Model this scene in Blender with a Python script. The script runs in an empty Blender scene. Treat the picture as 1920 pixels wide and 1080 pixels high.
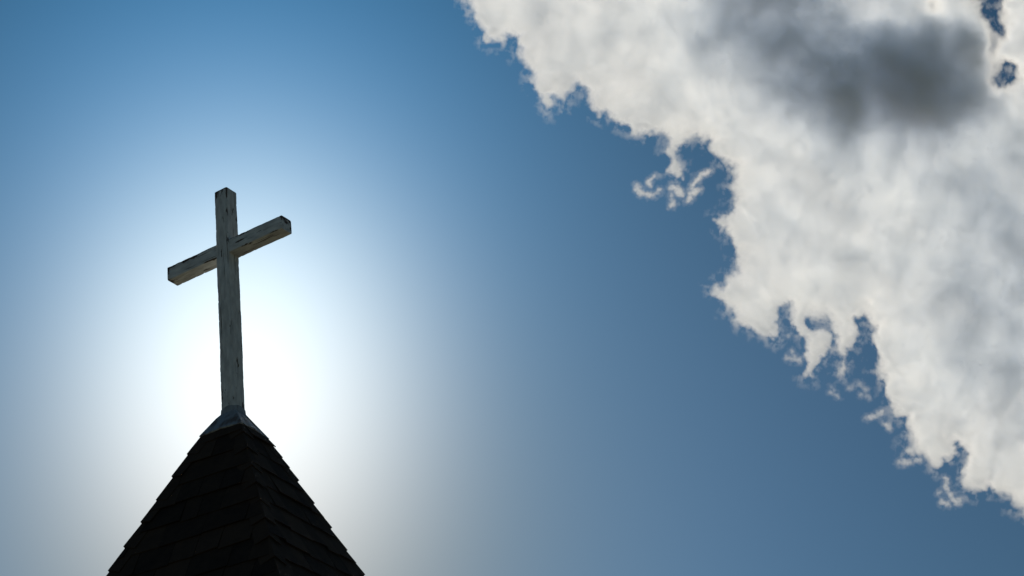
import bpy, bmesh, math, random
import numpy as np
from mathutils import Vector, Matrix

random.seed(7)
sc = bpy.context.scene
COL = sc.collection

# ------------------------------------------------------------------ camera
F, PITCH, ROLL = 3275.94, 0.5147, -0.1282
CAM_Z = 1.6
cam = bpy.data.cameras.new("camera")
cam.sensor_width = 36.0
cam.lens = 36.0 * F / 1920.0
cam.clip_start = 0.1
cam.clip_end = 20000
cam_ob = bpy.data.objects.new("camera", cam)
COL.objects.link(cam_ob)
RCAM = Matrix.Rotation(math.pi / 2 + PITCH, 3, 'X') @ Matrix.Rotation(ROLL, 3, 'Z')
cam_ob.matrix_world = Matrix.Translation((0, 0, CAM_Z)) @ RCAM.to_4x4()
sc.camera = cam_ob


def pix_dir(u, v):
    """World direction in which the photograph's pixel looks."""
    return (RCAM @ Vector((u - 960, 540 - v, -F))).normalized()


# ------------------------------------------------------------------ light
SUN_DIR = pix_dir(455, 720)
SUN_EL = math.asin(SUN_DIR.z)
SUN_AZ = math.atan2(SUN_DIR.x, SUN_DIR.y)

sun = bpy.data.lights.new("sun", 'SUN')
sun.energy = 5.0
sun.angle = math.radians(0.53)
sun.color = (1.0, 0.95, 0.87)
sun_ob = bpy.data.objects.new("sun", sun)
COL.objects.link(sun_ob)
sun_ob.rotation_euler = (-SUN_DIR).to_track_quat('-Z', 'Y').to_euler()

world = bpy.data.worlds.new("World")
sc.world = world
world.use_nodes = True
wt = world.node_tree
wt.nodes.clear()


def wn(kind, **kw):
    n = wt.nodes.new(kind)
    for k, val in kw.items():
        setattr(n, k, val)
    return n


w_out = wn('ShaderNodeOutputWorld')
w_bg = wn('ShaderNodeBackground')
sky = wn('ShaderNodeTexSky', sky_type='NISHITA')
sky.sun_disc = False
sky.sun_elevation = SUN_EL
sky.sun_rotation = SUN_AZ
sky.air_density = 1.0
sky.dust_density = 0.0
sky.ozone_density = 6.0


def vmath(op, a, b):
    n = wn('ShaderNodeVectorMath', operation=op)
    for i, x in enumerate((a, b)):
        if isinstance(x, (tuple, Vector)):
            n.inputs[i].default_value = x
        elif x is not None:
            wt.links.new(x, n.inputs[i])
    return n.outputs['Value'] if op == 'DOT_PRODUCT' else n.outputs[0]


def smath(op, a, b=None):
    n = wn('ShaderNodeMath', operation=op)
    for i, x in enumerate((a, b)):
        if isinstance(x, (int, float)):
            n.inputs[i].default_value = x
        elif x is not None:
            wt.links.new(x, n.inputs[i])
    return n.outputs[0]


# clear Rayleigh sky plus the whitish aureole that dusty air makes round the sun; both depend only on the direction in the sky
w_tc = wn('ShaderNodeTexCoord')
wdir = vmath('NORMALIZE', w_tc.outputs['Generated'], None)
cos_t = vmath('DOT_PRODUCT', wdir, SUN_DIR)
side = Vector((SUN_DIR.y, -SUN_DIR.x, 0)).normalized()
hz = vmath('DOT_PRODUCT', wdir, side)
q = smath('ADD', smath('SUBTRACT', 1.0, cos_t), smath('MULTIPLY', smath('MULTIPLY', hz, hz), 0.30))
up = smath('MULTIPLY', smath('SUBTRACT', vmath('DOT_PRODUCT', wdir, Vector((0, 0, 1))), SUN_DIR.z), 5.0)
total = vmath('MULTIPLY', sky.outputs[0], (0.530, 0.613, 0.547))
AUREOLE = [(0.006, (0.870, 0.840, 0.755), (-0.18, -0.065, -0.18)),
           (0.020, (0.1108, 0.0915, 0.0245), (-0.02, 0.225, 0.650)),
           (0.060, (0.0818, 0.1741, 0.2820), (-0.0768, -0.0971, -0.1467))]
for width, base_c, up_c in AUREOLE:
    g_ = smath('EXPONENT', smath('MULTIPLY', q, -1.0 / width))
    mul = wn('ShaderNodeVectorMath', operation='MULTIPLY_ADD')      # base + up * gradient
    mul.inputs[0].default_value = [x * 20 for x in up_c]
    wt.links.new(up, mul.inputs[1])
    mul.inputs[2].default_value = [x * 20 for x in base_c]
    glow = wn('ShaderNodeVectorMath', operation='SCALE')
    wt.links.new(mul.outputs[0], glow.inputs[0]); wt.links.new(g_, glow.inputs['Scale'])
    total = vmath('ADD', total, glow.outputs[0])
total = vmath('MAXIMUM', total, (0.0, 0.0, 0.0))
wt.links.new(total, w_bg.inputs['Color'])
w_bg.inputs['Strength'].default_value = 0.05
wt.links.new(w_bg.outputs[0], w_out.inputs['Surface'])

sc.view_settings.view_transform = 'Standard'
sc.view_settings.look = 'None'
sc.view_settings.exposure = 0.0
sc.view_settings.gamma = 1.0
cy = sc.cycles
cy.max_bounces = 24
cy.volume_bounces = 20
cy.transparent_max_bounces = 64
cy.use_denoising = True


# ------------------------------------------------------------------ helpers
def node_mat(name):
    m = bpy.data.materials.new(name)
    m.use_nodes = True
    m.node_tree.nodes.clear()
    return m, m.node_tree


def mesh_obj(name, me, mat, parent=None):
    o = bpy.data.objects.new(name, me)
    COL.objects.link(o)
    if mat:
        me.materials.append(mat)
    if parent:
        o.parent = parent
    return o


def tag(o, label=None, cat=None, group=None, kind=None):
    for k, val in (('label', label), ('category', cat), ('group', group), ('kind', kind)):
        if val:
            o[k] = val
    return o


def empty(name, loc, rz=0.0):
    o = bpy.data.objects.new(name, None)
    COL.objects.link(o)
    o.location = loc
    o.rotation_euler = (0, 0, rz)
    return o


# ------------------------------------------------------------------ placement
STX, STY, STZ = -2.43, 13.0015, 9.0673 + CAM_Z
YAW = -0.4943
TWIST = 0.1023
A_W = 0.140                     # post width
POST_TOP = -0.3694
ARM_T, ARM_B = -0.9094, -1.0436
ARM_L, ARM_R = 0.6398, 0.6452
APEX = -2.3498                  # where the four roof planes would meet
SLOPE = 0.4350                  # half width gained per metre of drop
FLASH = 0.4107                  # drop of the flashing's lower edge
COURSE = 0.2027


# ------------------------------------------------------------------ materials
def paint_material():
    m, nt = node_mat("weathered_white_paint")
    N, L = nt.nodes.new, nt.links.new
    out = N('ShaderNodeOutputMaterial')
    b = N('ShaderNodeBsdfPrincipled')
    tc = N('ShaderNodeTexCoord')
    # attribute 'wear' (0..1): how close to an end or an edge the surface is
    wear = N('ShaderNodeAttribute'); wear.attribute_name = 'wear'
    mp = N('ShaderNodeMapping'); mp.inputs['Scale'].default_value = (6.0, 6.0, 1.6)
    grain = N('ShaderNodeAttribute'); grain.attribute_name = 'grain'
    L(grain.outputs['Vector'], mp.inputs['Vector'])
    n1 = N('ShaderNodeTexNoise'); n1.inputs['Scale'].default_value = 3.2
    n1.inputs['Detail'].default_value = 7; n1.inputs['Roughness'].default_value = 0.62
    L(mp.outputs[0], n1.inputs['Vector'])
    add = N('ShaderNodeMath'); add.operation = 'MULTIPLY_ADD'
    L(wear.outputs['Fac'], add.inputs[0]); add.inputs[1].default_value = 0.33
    L(n1.outputs['Fac'], add.inputs[2])
    bare = N('ShaderNodeMapRange'); bare.inputs['From Min'].default_value = 0.63
    bare.inputs['From Max'].default_value = 0.66
    L(add.outputs[0], bare.inputs['Value'])
    # long cracks along the grain
    mp2 = N('ShaderNodeMapping'); mp2.inputs['Scale'].default_value = (26.0, 26.0, 1.0)
    L(grain.outputs['Vector'], mp2.inputs['Vector'])
    n2 = N('ShaderNodeTexNoise'); n2.inputs['Scale'].default_value = 2.0
    n2.inputs['Detail'].default_value = 4
    L(mp2.outputs[0], n2.inputs['Vector'])
    crack = N('ShaderNodeMapRange'); crack.inputs['From Min'].default_value = 0.635
    crack.inputs['From Max'].default_value = 0.69
    L(n2.outputs['Fac'], crack.inputs['Value'])
    mx = N('ShaderNodeMath'); mx.operation = 'MAXIMUM'
    L(bare.outputs[0], mx.inputs[0]); L(crack.outputs[0], mx.inputs[1])
    # dirt in the paint
    n3 = N('ShaderNodeTexNoise'); n3.inputs['Scale'].default_value = 5.0
    n3.inputs['Detail'].default_value = 5
    L(mp.outputs[0], n3.inputs['Vector'])
    ramp = N('ShaderNodeValToRGB')
    ramp.color_ramp.elements[0].position = 0.35
    ramp.color_ramp.elements[0].color = (0.46, 0.47, 0.46, 1)
    ramp.color_ramp.elements[1].position = 0.68
    ramp.color_ramp.elements[1].color = (0.68, 0.70, 0.68, 1)
    L(n3.outputs['Fac'], ramp.inputs[0])
    mixc = N('ShaderNodeMix'); mixc.data_type = 'RGBA'
    L(mx.outputs[0], mixc.inputs['Factor'])
    L(ramp.outputs[0], mixc.inputs[6]); mixc.inputs[7].default_value = (0.075, 0.055, 0.042, 1)
    L(mixc.outputs[2], b.inputs['Base Color'])
    b.inputs['Roughness'].default_value = 0.75
    inv = N('ShaderNodeMath'); inv.operation = 'MULTIPLY_ADD'
    L(mx.outputs[0], inv.inputs[0]); inv.inputs[1].default_value = -1.0
    L(n2.outputs['Fac'], inv.inputs[2])
    bump = N('ShaderNodeBump'); bump.inputs['Strength'].default_value = 0.5
    bump.inputs['Distance'].default_value = 0.004
    L(inv.outputs[0], bump.inputs['Height'])
    L(bump.outputs[0], b.inputs['Normal'])
    L(b.outputs[0], out.inputs['Surface'])
    return m


def metal_material():
    m, nt = node_mat("painted_sheet_metal")
    N, L = nt.nodes.new, nt.links.new
    out = N('ShaderNodeOutputMaterial')
    b = N('ShaderNodeBsdfPrincipled')
    tc = N('ShaderNodeTexCoord')
    n = N('ShaderNodeTexNoise'); n.inputs['Scale'].default_value = 14
    n.inputs['Detail'].default_value = 6
    mp = N('ShaderNodeMapping'); mp.inputs['Scale'].default_value = (1, 1, 0.35)
    L(tc.outputs['Object'], mp.inputs[0]); L(mp.outputs[0], n.inputs['Vector'])
    r = N('ShaderNodeValToRGB')
    r.color_ramp.elements[0].position = 0.38; r.color_ramp.elements[0].color = (0.13, 0.10, 0.08, 1)
    r.color_ramp.elements[1].position = 0.56; r.color_ramp.elements[1].color = (0.30, 0.32, 0.33, 1)
    L(n.outputs['Fac'], r.inputs[0])
    L(r.outputs[0], b.inputs['Base Color'])
    b.inputs['Metallic'].default_value = 0.15
    b.inputs['Roughness'].default_value = 0.5
    bp = N('ShaderNodeBump'); bp.inputs['Strength'].default_value = 0.4; bp.inputs['Distance'].default_value = 0.006
    L(n.outputs['Fac'], bp.inputs['Height']); L(bp.outputs[0], b.inputs['Normal'])
    L(b.outputs[0], out.inputs['Surface'])
    return m


def shingle_material():
    m, nt = node_mat("dark_brown_asphalt_shingle")
    N, L = nt.nodes.new, nt.links.new
    out = N('ShaderNodeOutputMaterial')
    b = N('ShaderNodeBsdfPrincipled')
    tc = N('ShaderNodeTexCoord')
    at = N('ShaderNodeAttribute'); at.attribute_name = 'tone'
    n = N('ShaderNodeTexNoise'); n.inputs['Scale'].default_value = 9
    n.inputs['Detail'].default_value = 8; n.inputs['Roughness'].default_value = 0.7
    L(tc.outputs['Object'], n.inputs['Vector'])
    g = N('ShaderNodeTexNoise'); g.inputs['Scale'].default_value = 260
    L(tc.outputs['Object'], g.inputs['Vector'])
    s = N('ShaderNodeMath'); s.operation = 'MULTIPLY_ADD'
    L(at.outputs['Fac'], s.inputs[0]); s.inputs[1].default_value = 0.45
    L(n.outputs['Fac'], s.inputs[2])
    r = N('ShaderNodeValToRGB')
    r.color_ramp.elements[0].position = 0.4; r.color_ramp.elements[0].color = (0.014, 0.0085, 0.0055, 1)
    r.color_ramp.elements[1].position = 0.95; r.color_ramp.elements[1].color = (0.048, 0.030, 0.019, 1)
    L(s.outputs[0], r.inputs[0]); L(r.outputs[0], b.inputs['Base Color'])
    b.inputs['Roughness'].default_value = 0.92
    b.inputs['Specular IOR Level'].default_value = 0.25
    bp = N('ShaderNodeBump'); bp.inputs['Strength'].default_value = 0.6; bp.inputs['Distance'].default_value = 0.003
    L(g.outputs['Fac'], bp.inputs['Height']); L(bp.outputs[0], b.inputs['Normal'])
    L(b.outputs[0], out.inputs['Surface'])
    return m


def simple_material(name, c1, c2, scale, rough=0.9):
    m, nt = node_mat(name)
    N, L = nt.nodes.new, nt.links.new
    out = N('ShaderNodeOutputMaterial')
    b = N('ShaderNodeBsdfPrincipled')
    tc = N('ShaderNodeTexCoord')
    n = N('ShaderNodeTexNoise'); n.inputs['Scale'].default_value = scale
    n.inputs['Detail'].default_value = 8
    L(tc.outputs['Object'], n.inputs['Vector'])
    r = N('ShaderNodeValToRGB')
    r.color_ramp.elements[0].position = 0.35; r.color_ramp.elements[0].color = (*c1, 1)
    r.color_ramp.elements[1].position = 0.65; r.color_ramp.elements[1].color = (*c2, 1)
    L(n.outputs['Fac'], r.inputs[0]); L(r.outputs[0], b.inputs['Base Color'])
    b.inputs['Roughness'].default_value = rough
    L(b.outputs[0], out.inputs['Surface'])
    return m


CLOUD_SIGMA = 0.16


def cloud_material():
    m, nt = node_mat("cloud_vapour")
    N, L = nt.nodes.new, nt.links.new
    out = N('ShaderNodeOutputMaterial')
    v = N('ShaderNodeVolumeScatter')
    v.inputs['Color'].default_value = (1.0, 0.940, 0.845, 1)
    v.inputs['Density'].default_value = CLOUD_SIGMA
    v.inputs['Anisotropy'].default_value = 0.1
    L(v.outputs[0], out.inputs['Volume'])
    # the outermost droplets: a barely visible skin, so that the cloud has a surface as well as a body
    tr_, di, mx = N('ShaderNodeBsdfTransparent'), N('ShaderNodeBsdfTranslucent'), N('ShaderNodeMixShader')
    di.inputs['Color'].default_value = (0.9, 0.9, 0.9, 1)
    mx.inputs['Fac'].default_value = 0.003
    L(tr_.outputs[0], mx.inputs[1]); L(di.outputs[0], mx.inputs[2])
    L(mx.outputs[0], out.inputs['Surface'])
    return m


PAINT, METAL, SHINGLE = paint_material(), metal_material(), shingle_material()
CLOUD = cloud_material()


# ------------------------------------------------------------------ noise (numpy)
def gnoise(x, y, seed):
    rng = np.random.RandomState(seed)
    perm = rng.permutation(512)
    ang = rng.rand(512) * 2 * np.pi
    gx, gy = np.cos(ang), np.sin(ang)
    xi = np.floor(x).astype(np.int64); yi = np.floor(y).astype(np.int64)
    xf, yf = x - xi, y - yi
    u = xf * xf * xf * (xf * (xf * 6 - 15) + 10)
    w = yf * yf * yf * (yf * (yf * 6 - 15) + 10)

    def dot(ix, iy, dx, dy):
        h = perm[(perm[ix & 511] + iy) & 511]
        return gx[h] * dx + gy[h] * dy
    a = dot(xi, yi, xf, yf); b = dot(xi + 1, yi, xf - 1, yf)
    c = dot(xi, yi + 1, xf, yf - 1); d = dot(xi + 1, yi + 1, xf - 1, yf - 1)
    return ((a + u * (b - a)) * (1 - w) + (c + u * (d - c)) * w) * 1.5


def fbm(x, y, seed, octv=5, gain=0.5):
    s = np.zeros_like(x); amp = 1.0; tot = 0.0
    for i in range(octv):
        a = 0.65 + 1.13 * i                      # every octave turned, so that no lattice shows
        ca, sa = math.cos(a) * 2 ** i, math.sin(a) * 2 ** i
        s += amp * gnoise(ca * x - sa * y + 13.7 * i, sa * x + ca * y - 7.1 * i, seed + i)
        tot += amp; amp *= gain
    return s / tot * 1.6


# ------------------------------------------------------------------ clouds
# Every cloud is a real body of vapour about two kilometres off: a closed mesh filled with an even scattering volume.
# Its plan (in metres, in the upright plane the clouds stand in) was traced; its thickness gives the light and grey parts.
CLOUD_DIST = 2000.0
MPP = CLOUD_DIST / F            # metres of cloud per traced unit


def cloud_point_frame():
    c = Vector((0, 0, CAM_Z)) + pix_dir(960, 540) * CLOUD_DIST
    ex = RCAM @ Vector((1, 0, 0)); ey = RCAM @ Vector((0, -1, 0)); en = RCAM @ Vector((0, 0, 1))
    return c, ex, ey, en


def build_cloud(name, u0, u1, v0, v1, step, tau_fn):
    us = np.arange(u0, u1 + step, step, dtype=float)
    vs = np.arange(v0, v1 + step, step, dtype=float)
    U, V = np.meshgrid(us, vs)
    tau, shift = tau_fn(U, V)
    tau[0, :] = tau[-1, :] = 0; tau[:, 0] = tau[:, -1] = 0
    tau = np.maximum(tau, 0.0)
    t = tau / CLOUD_SIGMA
    c, ex, ey, en = cloud_point_frame()
    X = (U - 960) * MPP; Y = (V - 540) * MPP
    nv, nu = U.shape
    # tone down the front relief: body bulges both ways
    zf = shift + t * 0.45; zb = shift - t * 0.55
    ex, ey, en, c = map(np.array, (ex, ey, en, c))
    loc = c + ex * ((u0 + u1) / 2 - 960) * MPP + ey * ((v0 + v1) / 2 - 540) * MPP

    def P(Z):
        return (c + X[..., None] * ex + Y[..., None] * ey + Z[..., None] * en - loc).reshape(-1, 3)
    inside = t.ravel() > 0
    front = P(zf); back = P(zb)
    idx = np.arange(nu * nv)
    bidx = idx.copy()
    nb = int(inside.sum())
    bidx[inside] = nu * nv + np.arange(nb)
    verts = np.concatenate([front, back[inside]])
    g = idx.reshape(nv, nu)
    q = np.stack([g[:-1, :-1], g[:-1, 1:], g[1:, 1:], g[1:, :-1]], -1).reshape(-1, 4)
    keep = inside[q].any(1)
    q = q[keep]
    faces = np.concatenate([q[:, ::-1], bidx[q]])
    used = np.unique(faces)
    remap = np.full(len(verts), -1); remap[used] = np.arange(len(used))
    verts = verts[used]; faces = remap[faces]
    me = bpy.data.meshes.new(name)
    me.vertices.add(len(verts)); me.vertices.foreach_set('co', verts.astype(np.float32).ravel())
    me.loops.add(faces.size); me.loops.foreach_set('vertex_index', faces.astype(np.int32).ravel())
    me.polygons.add(len(faces))
    me.polygons.foreach_set('loop_start', (np.arange(len(faces)) * 4).astype(np.int32))
    me.update(calc_edges=True)
    me.validate()
    o = mesh_obj(name, me, CLOUD)
    o.location = loc
    return o


K = 320 / 1329


def tr(ox, oy, pts, k=K):
    return [(ox + x * k, oy + y * k) for x, y in pts]


OUTLINE = [(850, -230), (862, -120), (855, -50)]
OUTLINE += tr(860, 0, [(40, 0), (75, 50), (110, 110), (150, 190), (185, 250), (195, 300), (230, 330), (290, 315), (335, 310),
    (343, 350), (350, 305), (385, 275), (430, 270), (465, 300), (475, 350), (450, 385), (470, 450), (510, 480), (545, 525),
    (575, 570), (568, 640), (600, 680), (625, 720), (650, 770), (690, 860), (735, 830), (740, 795), (700, 760), (705, 735),
    (740, 740), (790, 780), (820, 830), (850, 780), (860, 720), (900, 690), (930, 650), (965, 690), (1000, 750), (1030, 810),
    (1060, 860), (1085, 900), (1130, 875), (1160, 870), (1200, 910), (1270, 965)])
OUTLINE += tr(1140, 160, [(166, 336), (190, 370), (250, 385), (330, 385), (400, 410), (460, 430), (465, 480), (450, 530), (480, 565),
    (500, 580), (490, 620), (450, 670), (520, 710), (575, 730), (580, 680), (545, 610), (520, 570), (510, 520), (530, 490),
    (580, 465), (620, 420), (680, 405), (715, 420), (730, 450), (790, 425), (795, 470), (800, 520), (850, 560), (900, 590),
    (925, 640), (930, 670), (945, 620), (975, 625), (970, 690), (950, 750), (955, 850), (975, 900), (970, 970)])
OUTLINE += tr(1300, 380, [(270, 85), (165, 150), (205, 215), (240, 200), (265, 255), (300, 290), (320, 340), (300, 390), (330, 430),
    (325, 490), (345, 520), (330, 570), (275, 575), (265, 620), (250, 660), (180, 640), (150, 680), (165, 715), (240, 740),
    (265, 790), (270, 845), (320, 840), (335, 920), (370, 950), (450, 960), (480, 1000), (560, 1020), (610, 1055)])
OUTLINE += tr(1440, 540, [(70, 380), (65, 310), (40, 260), (70, 220), (75, 150), (165, 115), (180, 180), (215, 290), (270, 370),
    (300, 420), (320, 480), (300, 560), (285, 690), (320, 700), (350, 640), (380, 570), (430, 530), (480, 490), (500, 440),
    (480, 380), (430, 350), (370, 350), (310, 320), (295, 270), (320, 240), (430, 240), (490, 300), (520, 380), (530, 470),
    (570, 530), (560, 600), (545, 660), (570, 665), (600, 610), (610, 540), (600, 460), (650, 465), (690, 400), (700, 350),
    (660, 300), (680, 240), (740, 230), (760, 180), (800, 230), (850, 310), (800, 380), (830, 440), (855, 530), (850, 600),
    (835, 640), (850, 700), (895, 700), (890, 770), (920, 840), (950, 900)])
OUTLINE += tr(1600, 720, [(335, 245), (400, 270), (410, 340), (415, 420), (385, 530), (420, 550), (470, 520), (520, 545), (560, 590),
    (600, 630), (660, 655), (700, 630), (690, 580), (740, 590), (810, 540), (780, 480), (800, 450), (870, 490), (905, 560),
    (880, 650), (870, 770), (900, 820), (945, 870), (1000, 840), (1080, 850), (1090, 800), (1180, 860), (1240, 900),
    (1270, 970), (1329, 1000)])
OUTLINE += [(1950, 985), (1990, 1000), (2060, 1060), (2130, 1040), (2180, 900), (2190, 500), (2150, 100), (2170, -100), (2050, -220),
            (1500, -260), (1100, -250)]
K2 = 160 / 665
GAPS = [tr(1760, 0, [(300, -120), (330, 0), (375, 110), (430, 190), (480, 225), (500, 235), (440, 140), (490, 80), (500, 0), (560, -120)], K2),
        tr(1760, 0, [(505, 520), (560, 500), (600, 525), (622, 590), (590, 630), (545, 660), (495, 650), (470, 600)], K2)]


def sdf(poly, U, V):
    """Signed distance, positive inside."""
    best = np.full(U.shape, 1e12); ins = np.zeros(U.shape, bool)
    n = len(poly)
    for i in range(n):
        ax, ay = poly[i]; bx, by = poly[(i + 1) % n]
        dx, dy = bx - ax, by - ay
        h = np.clip(((U - ax) * dx + (V - ay) * dy) / (dx * dx + dy * dy + 1e-9), 0, 1)
        best = np.minimum(best, (U - ax - h * dx) ** 2 + (V - ay - h * dy) ** 2)
        if ay != by:
            cr = (ay > V) != (by > V)
            ins ^= cr & (U < dx * (V - ay) / dy + ax)
    return np.where(ins, 1, -1) * np.sqrt(best)


def stroke(U, V, pts):
    """Distance to a chain of discs minus their radius, positive inside."""
    best = np.full(U.shape, -1e9)
    for i in range(len(pts)):
        ax, ay, ar = pts[i]
        if i + 1 < len(pts):
            bx, by, br = pts[i + 1]
        else:
            bx, by, br = ax + .01, ay, ar
        dx, dy = bx - ax, by - ay
        h = np.clip(((U - ax) * dx + (V - ay) * dy) / (dx * dx + dy * dy), 0, 1)
        best = np.maximum(best, ar + h * (br - ar) - np.hypot(U - ax - h * dx, V - ay - h * dy))
    return best


def warp(U, V, s=1.0):
    wu = U + s * (6.0 * fbm(U / 38, V / 38, 11, 4) + 1.6 * fbm(U / 11, V / 11, 31, 3))
    wv = V + s * (6.0 * fbm(U / 38, V / 38, 51, 4) + 1.6 * fbm(U / 11, V / 11, 71, 3))
    return wu, wv


# the grey underside: an outline inside which the cloud is deep, and deeper or shallower spots (u, v, radius u, radius v, depth)
GREY = [(1100 + x * 0.5187, y * 0.5187) for x, y in
        [(380, -160), (400, 60), (405, 190), (450, 225), (560, 190), (600, 260), (650, 340), (720, 370), (800, 420), (860, 520), (900, 560),
         (960, 535), (1000, 480), (1050, 410), (1120, 400), (1200, 455), (1300, 445), (1390, 400), (1450, 310), (1475, 250), (1450, 150),
         (1400, 115), (1320, 145), (1200, 150), (1080, 120), (1000, 90), (920, 30), (900, -10), (890, -160)]]
THICK = [(1400, 60, 70, 70, 0.6), (1650, 165, 120, 70, 1.7), (1775, 140, 110, 100, 1.9), (1640, 110, 250, 130, 1.2), (1640, 230, 130, 35, 1.3), (1840, 200, 40, 40, 1.2), (1720, 200, 60, 45, 1.6), (1560, 215, 45, 60, 0.8),
         (1620, 120, 60, 50, 0.8), (1560, 60, 70, 50, 0.5),
         (1748, 335, 45, 30, 0.9), (1826, 353, 50, 30, 1.1), (1800, 405, 50, 40, 0.8), (1878, 415, 40, 50, 1.1), (1593, 482, 55, 17, 1.3),
         (1686, 451, 28, 22, 0.8), (1909, 498, 30, 40, 1.4), (1880, 300, 30, 50, 0.6), (1860, 660, 100, 100, 0.5), (1780, 560, 70, 60, 0.3),
         (1480, 260, 40, 30, -0.4), (1120, 60, 60, 50, 0.5), (1230, 40, 30, 40, 0.4), (1650, 30, 50, 22, -0.9), (1800, 30, 35, 25, -0.9),
         (1640, 260, 40, 25, -0.3), (2050, 500, 120, 300, 1)]
HOLES = [(1750, 10, 24, 24, 0.85), (1321, 227, 14, 14, 0.35), (1390, 366, 14, 12, 0.4)]


def main_tau(U, V):
    wu, wv = warp(U, V)
    s = sdf(OUTLINE, wu, wv)
    for g in GAPS:
        s = np.minimum(s, -sdf(g, wu, wv) * 0.9 - 5)
    edge = fbm(U / 30, V / 30, 101, 5, 0.52)
    s = s + 5.5 * edge + 3.5
    inner = np.clip(s / 60, 0, 1)
    billow = 1.0 - np.abs(fbm(wu / 150, wv / 150, 141, 4, 0.45)) * 1.4
    soft = fbm(wu / 160, wv / 160, 181, 4)
    sp = np.maximum(s, 0)
    feather = np.clip(1 + 1.1 * fbm(U / 12, V / 12, 211, 4, 0.65) * np.exp(-sp / 18), 0.08, 2)
    ramp = 10.0 + 16.0 * np.clip(fbm(U / 70, V / 70, 241, 3) + 0.25, 0, 1)          # crisp here, soft there
    tau = 2.3 * (1 - np.exp(-(sp / ramp) ** 1.6)) * feather
    # thin veil that hangs off the edge
    veil = np.clip((s + 26) / 26, 0, 1) ** 1.5 * np.clip(fbm(U / 24, V / 24, 301, 5, 0.6) * 1.5 + 0.15, 0, 1) * 0.36
    thick = np.zeros_like(U)
    for (x, y, ru, rv, d) in THICK:
        thick += d * np.exp(-(((wu - x) / ru) ** 2 + ((wv - y) / rv) ** 2) * 1.1)
    gs = sdf(GREY, wu + 14 * fbm(U / 60, V / 60, 261, 4), wv + 14 * fbm(U / 60, V / 60, 271, 4))
    grey = 1 / (1 + np.exp(-gs / 17.0))
    tau = tau + veil + inner * (0.8 * np.clip(billow, 0, 1) + 0.7 * soft + 0.42 * fbm(wu / 45, wv / 45, 221, 5, 0.6))
    crease = np.clip(1 - 3.0 * np.abs(fbm(wu / 80, wv / 80, 321, 4, 0.5)), 0, 1)
    tau += inner * 0.3 * crease
    tau += 1.3 * np.clip(s / 160, 0, 1) * np.clip((U - 1250) / 600, 0, 1)
    tau += np.clip(s / 25, 0, 1) * (3.0 * grey + 1.0 * thick) * np.clip(1 + 0.35 * fbm(wu / 65, wv / 65, 231, 5, 0.6), 0.2, 3)
    for (x, y, ru, rv, d) in HOLES:
        tau *= 1 - np.minimum(0.97, d * np.exp(-(((wu - x) / ru) ** 2 + ((wv - y) / rv) ** 2)))
    tau = np.where(s > -26, np.maximum(tau, 0), 0)
    tau *= 1 - 0.93 * np.exp(-(((wu - 1860) / 26) ** 2 + ((wv - 85) / 55) ** 2))       # the cloud thins out beside the gap
    tau *= 1 - 0.6 * np.exp(-(((wu - 1862) / 16) ** 2 + ((wv - 150) / 30) ** 2))
    tau = np.where(tau < 0.02, 0, tau)
    shift = 25 * fbm(U / 200, V / 200, 401, 3)
    return tau, shift


def wisp_tau(strokes, strength, seed):
    def f(U, V):
        wu, wv = warp(U, V, 0.4)
        s = np.full(U.shape, -1e9)
        for st in strokes:
            s = np.maximum(s, stroke(wu, wv, st))
        n = fbm(U / 13, V / 13, seed, 4, 0.6)
        s = s + 2.8 * n + 3.0
        tau = np.where(s > 0, 1.3 * strength * (1 - np.exp(-(np.maximum(s, 0) / 8.5) ** 1.5)) * np.clip(1 + 0.8 * n, 0.05, 2), 0)
        veil = np.clip((s + 6) / 6, 0, 1) * 0.10 * strength * np.clip(1 + n, 0, 2)
        tau = np.where(s > -6, np.maximum(tau, 0) + veil, 0)
        tau = np.where(tau < 0.02, 0, tau)
        return tau, np.zeros_like(U)
    return f


def strokes(ox, oy, lists):
    return [[(ox + x * K, oy + y * K, r * K) for x, y, r in l] for l in lists]


main_cloud = build_cloud("cloud", 820, 2200, -270, 1080, 2.25, main_tau)
tag(main_cloud, "huge white cumulus cloud with a grey underside filling the upper right sky", "cloud")

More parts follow.
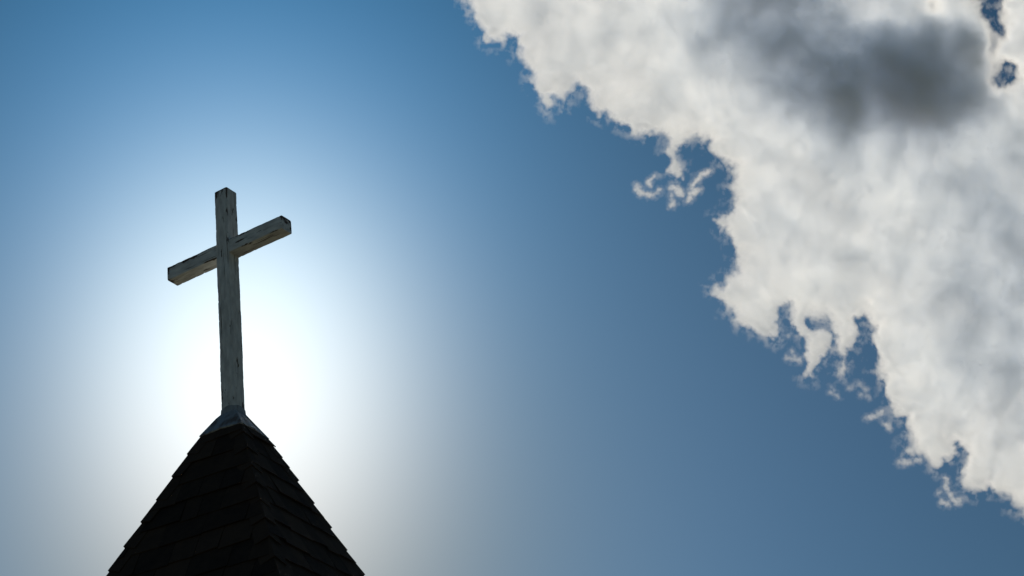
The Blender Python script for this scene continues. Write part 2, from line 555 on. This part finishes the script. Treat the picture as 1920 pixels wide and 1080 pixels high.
WISPS = [
    ("small hook-shaped wisp of cloud, the one farthest from the big cloud", 1.1, 1140, 160,
     [[(225, 795, 22), (265, 830, 24), (310, 855, 18), (360, 850, 14), (400, 812, 13)], [(358, 703, 12), (325, 740, 11), (335, 785, 6)]]),
    ("ragged tuft of cloud with a raised arm, between the hook-shaped wisp and the big cloud", 1.2, 1140, 160,
     [[(490, 785, 14), (530, 805, 28), (565, 845, 26)], [(655, 845, 34), (700, 820, 24)], [(650, 850, 26), (620, 905, 12)],
      [(645, 800, 14), (690, 740, 10), (740, 690, 18), (795, 672, 15)], [(500, 925, 24)], [(485, 850, 6), (490, 905, 6)]]),
    ("short pale wisp of cloud just left of the long hanging tail", 0.6, 1440, 540,
     [[(160, 550, 18), (235, 562, 24)], [(205, 545, 10), (180, 490, 6)]]),
    ("faint tiny puff of cloud under the notch in the big cloud", 0.35, 1440, 540, [[(160, 372, 12), (180, 360, 10)]]),
    ("very faint slanting streak of cloud alone in the blue below the hanging tails", 0.35, 1440, 540,
     [[(480, 815, 13), (545, 850, 14)], [(490, 760, 6), (520, 800, 6)]]),
    ("very faint broad film of cloud between the hanging tails and the big cloud's edge", 0.28, 1440, 540,
     [[(640, 780, 20), (710, 740, 22), (770, 800, 18)], [(720, 830, 16), (800, 850, 16)]]),
    ("flat elongated wisp of cloud beside a small round puff", 0.6, 1600, 720, [[(95, 270, 16), (160, 255, 20), (215, 225, 22)]]),
    ("small round puff of cloud beside the flat elongated wisp", 0.7, 1600, 720, [[(240, 305, 12), (275, 325, 22)]]),
    ("low flat shred of cloud under the big cloud's ragged lower corner", 0.55, 1600, 720,
     [[(350, 612, 18), (400, 600, 22), (440, 610, 14)], [(470, 610, 10), (520, 590, 14)]]),
    ("lowest shred of cloud, a loose clump hanging free beneath the big cloud", 0.75, 1600, 720,
     [[(720, 740, 20), (722, 800, 18), (750, 860, 20), (805, 915, 30)], [(665, 850, 16)], [(690, 930, 18), (750, 930, 14)]]),
]
for i, (lab, st, ox, oy, ls) in enumerate(WISPS):
    ss = strokes(ox, oy, ls)
    xs = [p[0] for l in ss for p in l]; ys = [p[1] for l in ss for p in l]
    o = build_cloud("cloud_wisp", min(xs) - 24, max(xs) + 24, min(ys) - 24, max(ys) + 24, 1.6, wisp_tau(ss, st, 500 + 10 * i))
    tag(o, lab, "cloud", "small wisps of cloud torn off the big cloud")


# ------------------------------------------------------------------ wooden cross
def beam_mesh(name, x0, x1, y0, y1, z0, z1, axis, step=0.012, seed=0, rough=0.0024):
    """A sawn timber as one closed, slightly uneven mesh. axis: 0 along x, 2 along z."""
    lo = [x0, y0, z0]; hi = [x1, y1, z1]
    bm = bmesh.new()
    n = [max(2, int(round((hi[i] - lo[i]) / step))) for i in range(3)]
    for i in range(3):
        if i != axis:
            n[i] = 10
    cache = {}

    def vert(i, j, k):
        key = (i, j, k)
        if key not in cache:
            cache[key] = bm.verts.new((lo[0] + (hi[0] - lo[0]) * i / n[0], lo[1] + (hi[1] - lo[1]) * j / n[1],
                                       lo[2] + (hi[2] - lo[2]) * k / n[2]))
        return cache[key]
    for a in range(3):
        b, c = (a + 1) % 3, (a + 2) % 3
        for side in (0, n[a]):
            for p in range(n[b]):
                for q in range(n[c]):
                    def mk(pp, qq):
                        t = [0, 0, 0]; t[a] = side; t[b] = pp; t[c] = qq
                        return vert(*t)
                    f = [mk(p, q), mk(p + 1, q), mk(p + 1, q + 1), mk(p, q + 1)]
                    if side == 0:
                        f.reverse()
                    bm.faces.new(f)
    me = bpy.data.meshes.new(name)
    bm.verts.ensure_lookup_table()
    co = np.array([v.co[:] for v in bm.verts])
    L_ = np.array(lo); H_ = np.array(hi)
    dlo = co - L_; dhi = H_ - co
    d = np.minimum(dlo, dhi)                      # distance to the nearest face, per axis
    oth = [i for i in range(3) if i != axis]
    # wear: near edges and towards the ends
    ds = np.sort(d, axis=1)
    edge = np.exp(-(ds[:, 1] / 0.010))
    s_ = co[:, axis]
    endd = np.minimum(s_ - L_[axis], H_[axis] - s_) if axis == 0 else H_[2] - s_
    calm = np.ones(len(co)) if axis == 0 else np.clip((s_ - L_[2] - 0.10) / 0.25, 0.1, 1)      # held tight at the foot
    top = H_[2] - co[:, 2]
    wear = 0.50 * edge + 0.40 * np.exp(-endd / 0.05) + (0.35 * np.exp(-top / 0.03) if axis == 0 else 0.25 * np.exp(-top / 0.12))
    wear *= np.clip(0.55 + 1.1 * fbm(s_ * 7 + seed, co[:, oth[0]] * 6 + co[:, oth[1]] * 9, seed + 61, 3), 0, 1.5)
    # rounding of the arrises plus chips
    cen = (L_ + H_) / 2
    sg = np.sign(co - cen)
    chip = np.clip(gnoise(s_ * 32 + seed, sg[:, oth[0]] * 3.3 + sg[:, oth[1]] * 7.7 + seed, seed + 3), 0, 1)
    r = 0.0035 + 0.006 * chip ** 2
    for a_, b_ in ((oth[0], oth[1]), (oth[1], oth[0])):
        co[:, a_] -= sg[:, a_] * r * np.exp(-(d[:, a_] / 0.004)) * np.exp(-(d[:, b_] / 0.007)) * 0.7
    # gentle unevenness and bow
    for a_ in oth:
        co[:, a_] += calm * rough * fbm(s_ * 9 + 5.1 * a_, co[:, 3 - axis - a_] * 14 if True else s_, seed + 20 + a_, 4)
        co[:, a_] += calm * 0.0045 * fbm(s_ * 1.7 + a_, s_ * 0 + a_, seed + 40 + a_, 2)
    for v, p in zip(bm.verts, co):
        v.co = p
    bm.to_mesh(me); bm.free()
    at = me.attributes.new('wear', 'FLOAT', 'POINT'); at.data.foreach_set('value', wear.astype(np.float32))
    gr = co.copy()
    if axis == 0:
        gr = gr[:, [2, 1, 0]]
    gr = gr + seed * 1.37
    g = me.attributes.new('grain', 'FLOAT_VECTOR', 'POINT'); g.data.foreach_set('vector', gr.astype(np.float32).ravel())
    return me


cross = empty("wooden_cross", (STX, STY, STZ + APEX + 0.15), YAW)
tag(cross, "weathered white painted wooden cross with peeling paint on top of the steeple", "cross")
zc = -(APEX + 0.15)             # locals are measured from the steeple frame, so shift by the Empty's height
h = A_W / 2
post = mesh_obj("post", beam_mesh("post", -h, h, -h, h, APEX - 0.26 + zc, POST_TOP + zc, 2, seed=3), PAINT, cross)
cb = mesh_obj("crossbeam", beam_mesh("crossbeam", -ARM_L, ARM_R, -h + 0.013, h + 0.009, ARM_B + zc, ARM_T + zc, 0, seed=9), PAINT, cross)

# ------------------------------------------------------------------ steeple
steeple = empty("church_steeple", (STX, STY, 0), YAW + TWIST)
tag(steeple, "dark shingled pyramid steeple roof with metal flashing at its tip carrying the white cross", "steeple")
ZA = STZ + APEX                 # height of the roof's apex above the ground
DROP = 3.4                      # to the eaves, below the frame
CORN = [(-1, -1), (1, -1), (1, 1), (-1, 1)]


def attr_tone(me, vals):
    a = me.attributes.new('tone', 'FLOAT', 'POINT')
    a.data.foreach_set('value', np.array(vals, np.float32))


def face_frame(fi):
    """Roof plane between corner fi and fi+1: origin at the apex, along (sideways), down (down the slope), out (normal)."""
    a = Vector((*CORN[fi], 0)); b = Vector((*CORN[(fi + 1) % 4], 0))
    along = (b - a).normalized()
    mid = (a + b) / 2
    down = Vector((mid.x * SLOPE, mid.y * SLOPE, -1)).normalized()
    out = along.cross(down)
    if out.dot(mid) < 0:
        out = -out
    return along, down, out


def slab(verts, faces, tones, p, thick_dir, t, tone):
    """p: four corners (upper left, upper right, lower right, lower left); a thin slab of thickness t below them."""
    i = len(verts)
    verts.extend([tuple(q) for q in p]); verts.extend([tuple(q - thick_dir * t) for q in p])
    tones.extend([tone] * 8)
    faces.extend([(i, i + 1, i + 2, i + 3), (i + 7, i + 6, i + 5, i + 4), (i, i + 4, i + 5, i + 1), (i + 1, i + 5, i + 6, i + 2),
                  (i + 2, i + 6, i + 7, i + 3), (i + 3, i + 7, i + 4, i)])


core = bmesh.new()
TOPD = FLASH + 0.03
rtop = [core.verts.new((x * SLOPE * TOPD, y * SLOPE * TOPD, ZA - 0.02 - TOPD)) for x, y in CORN]
ring = [core.verts.new((x * SLOPE * DROP, y * SLOPE * DROP, ZA - 0.02 - DROP)) for x, y in CORN]
for i in range(4):
    core.faces.new((rtop[i], rtop[(i + 1) % 4], ring[(i + 1) % 4], ring[i]))
core.faces.new(rtop)
core.faces.new(ring[::-1])
bmesh.ops.recalc_face_normals(core, faces=core.faces)
me = bpy.data.meshes.new("roof_deck"); core.to_mesh(me); core.free()
attr_tone(me, [0.1] * 8)
mesh_obj("roof_deck", me, SHINGLE, steeple)

SLEN = math.sqrt(1 + SLOPE * SLOPE)           # slope length per metre of drop
ncourse = int((DROP - FLASH + COURSE) / COURSE) + 1
for fi in range(4):
    along, down, out = face_frame(fi)
    verts, faces, tones = [], [], []
    A0 = Vector((0, 0, ZA))
    rng = random.Random(40 + fi)
    for ci in range(ncourse):
        d1 = FLASH + COURSE * (ci + 0.55)             # butt line, as a drop
        d0 = max(d1 - COURSE * 1.18, FLASH - 0.03)                      # upper end tucks under the course above
        if d1 > DROP + 0.05:
            break
        x = -SLOPE * d1 - 0.05 - rng.random() * 0.25
        xe = SLOPE * d1
        while x < xe:
            w = rng.choice((0.17, 0.22, 0.27, 0.33, 0.38)) + rng.uniform(-0.02, 0.02)
            xa, xb = x, x + w - rng.uniform(0.002, 0.007)
            x += w
            dl = d1 + rng.uniform(-0.013, 0.013); dr = dl + rng.uniform(-0.008, 0.008)

            def P(xx, dd, lift):
                lim = SLOPE * dd
                return A0 + along * max(-lim, min(lim, xx)) + down * (dd * SLEN) + out * lift
            lf = 0.016 + rng.uniform(-0.003, 0.010); cu = rng.uniform(-0.004, 0.008)
            p = [P(xa, d0, 0.003), P(xb, d0, 0.003), P(xb, dr, lf + cu), P(xa, dl, lf)]
            if (p[2] - p[3]).length < 0.02:
                continue
            slab(verts, faces, tones, p, out, 0.0075, rng.random())
    me = bpy.data.meshes.new("shingles"); me.from_pydata(verts, [], faces); attr_tone(me, tones)
    mesh_obj("shingles", me, SHINGLE, steeple)

# caps folded over the four hips
for hi_ in range(4):
    cx, cyy = CORN[hi_]
    fa, fb = (hi_ - 1) % 4, hi_                   # roof planes on either side
    al_a, dn_a, ou_a = face_frame(fa)
    al_b, dn_b, ou_b = face_frame(fb)
    hip = Vector((cx * SLOPE, cyy * SLOPE, -1))
    outh = (ou_a + ou_b).normalized()
    rng = random.Random(90 + hi_)
    verts, faces, tones = [], [], []
    for ci in range(ncourse + 1):
        d1 = FLASH + COURSE * (ci + (0.75 if hi_ == 1 else 1.0)) + rng.uniform(-0.006, 0.006)
        d0 = max(d1 - COURSE * 1.30, FLASH + 0.01)
        if d1 > DROP + 0.1:
            break
        if d1 - d0 < 0.1:
            continue
        lo_l = 0.026 + rng.uniform(-0.004, 0.008)
        up_l = 0.006
        top = Vector((0, 0, ZA)) + hip * d0 + outh * up_l
        bot = Vector((0, 0, ZA)) + hip * d1 + outh * lo_l
        wd = 0.115 + rng.uniform(-0.008, 0.01)
        # sides run back along each plane, away from the hip
        for al, ou, sgn in ((al_a, ou_a, -1), (al_b, ou_b, 1)):
            side = al * sgn
            hn = hip.normalized()
            side = (side - hn * side.dot(hn)).normalized()      # square to the hip, lying in its plane
            fl = rng.uniform(0.0, 0.014) if sgn < 0 else rng.uniform(0.008, 0.026)
            s0, s1 = top + side * wd - ou * 0.002, bot + side * (wd + 0.01) - ou * (0.012 - fl) + Vector((0, 0, rng.uniform(-.012, .004)))
            p = [top, s0, s1, bot] if sgn > 0 else [s0, top, bot, s1]
            slab(verts, faces, tones, p, ou, 0.0075, rng.uniform(0.5, 1.5))
    me = bpy.data.meshes.new("hip_cap"); me.from_pydata(verts, [], faces); attr_tone(me, tones)
    mesh_obj("hip_cap", me, SHINGLE, steeple)

# flashing: a bent metal skirt, wrapped up round the foot of the post
verts, faces = [], []
rot = Matrix.Rotation(-TWIST, 3, 'Z')
levels = [  # (kind, half width, height)
    ('post', h + 0.0015, ZA - 0.185), ('post', h + 0.004, ZA - 0.225), ('roof', 0.104, ZA - 0.268),
    ('roof', SLOPE * (FLASH + 0.02) + 0.019, ZA - FLASH - 0.024), ('roof', SLOPE * (FLASH + 0.02) + 0.011, ZA - FLASH - 0.034)]
NS = 8
rngf = random.Random(5)
for li, (kd, hw, z) in enumerate(levels):
    for i in range(4):
        a = Vector((*CORN[i], 0)); b = Vector((*CORN[(i + 1) % 4], 0))
        for k in range(NS):
            p = a.lerp(b, k / NS) * hw
            p.z = z
            if kd == 'post':
                p = rot @ p
            if li >= 2:
                p.z += rngf.uniform(-0.005, 0.005) + (0.012 * math.sin(math.pi * k / NS) if li > 2 else 0)
                p.x += rngf.uniform(-0.003, 0.003)
            if li == 0:
                p.z += 0.02 * math.sin(math.pi * k / NS)
            verts.append(tuple(p))
R_ = 4 * NS
for li in range(len(levels) - 1):
    for j in range(R_):
        faces.append((li * R_ + j, (li + 1) * R_ + j, (li + 1) * R_ + (j + 1) % R_, li * R_ + (j + 1) % R_))
me = bpy.data.meshes.new("flashing"); me.from_pydata(verts, [], faces)
fl_ob = mesh_obj("flashing", me, METAL, steeple)
tag(fl_ob, "stained pale metal flashing at the tip of the roof")

# belfry walls under the eaves (below the frame): clapboards down to the ground
WHITE = simple_material("white_clapboard_paint", (0.62, 0.62, 0.6), (0.78, 0.78, 0.75), 3)
verts, faces = [], []
hw = SLOPE * DROP - 0.12
zt = ZA - DROP - 0.02
z = 0.0
while z < zt - 0.01:
    z1 = min(z + 0.14, zt)
    i = len(verts)
    for (x, y) in CORN:
        verts.append((x * (hw + 0.012), y * (hw + 0.012), z))
    for (x, y) in CORN:
        verts.append((x * hw, y * hw, z1))
    for k in range(4):
        faces.append((i + k, i + (k + 1) % 4, i + 4 + (k + 1) % 4, i + 4 + k))
    faces.append((i + 3, i + 2, i + 1, i))
    z = z1
me = bpy.data.meshes.new("tower_wall"); me.from_pydata(verts, [], faces)
mesh_obj("tower_wall", me, WHITE, steeple)

# ------------------------------------------------------------------ ground
me = bpy.data.meshes.new("ground")
S = 6000
me.from_pydata([(-S, -S, 0), (S, -S, 0), (S, S, 0), (-S, S, 0)], [], [(0, 1, 2, 3)])
g = mesh_obj("ground", me, simple_material("grass_and_earth", (0.055, 0.06, 0.03), (0.12, 0.105, 0.07), 0.6))
tag(g, "open ground around the church", None, None, "structure")
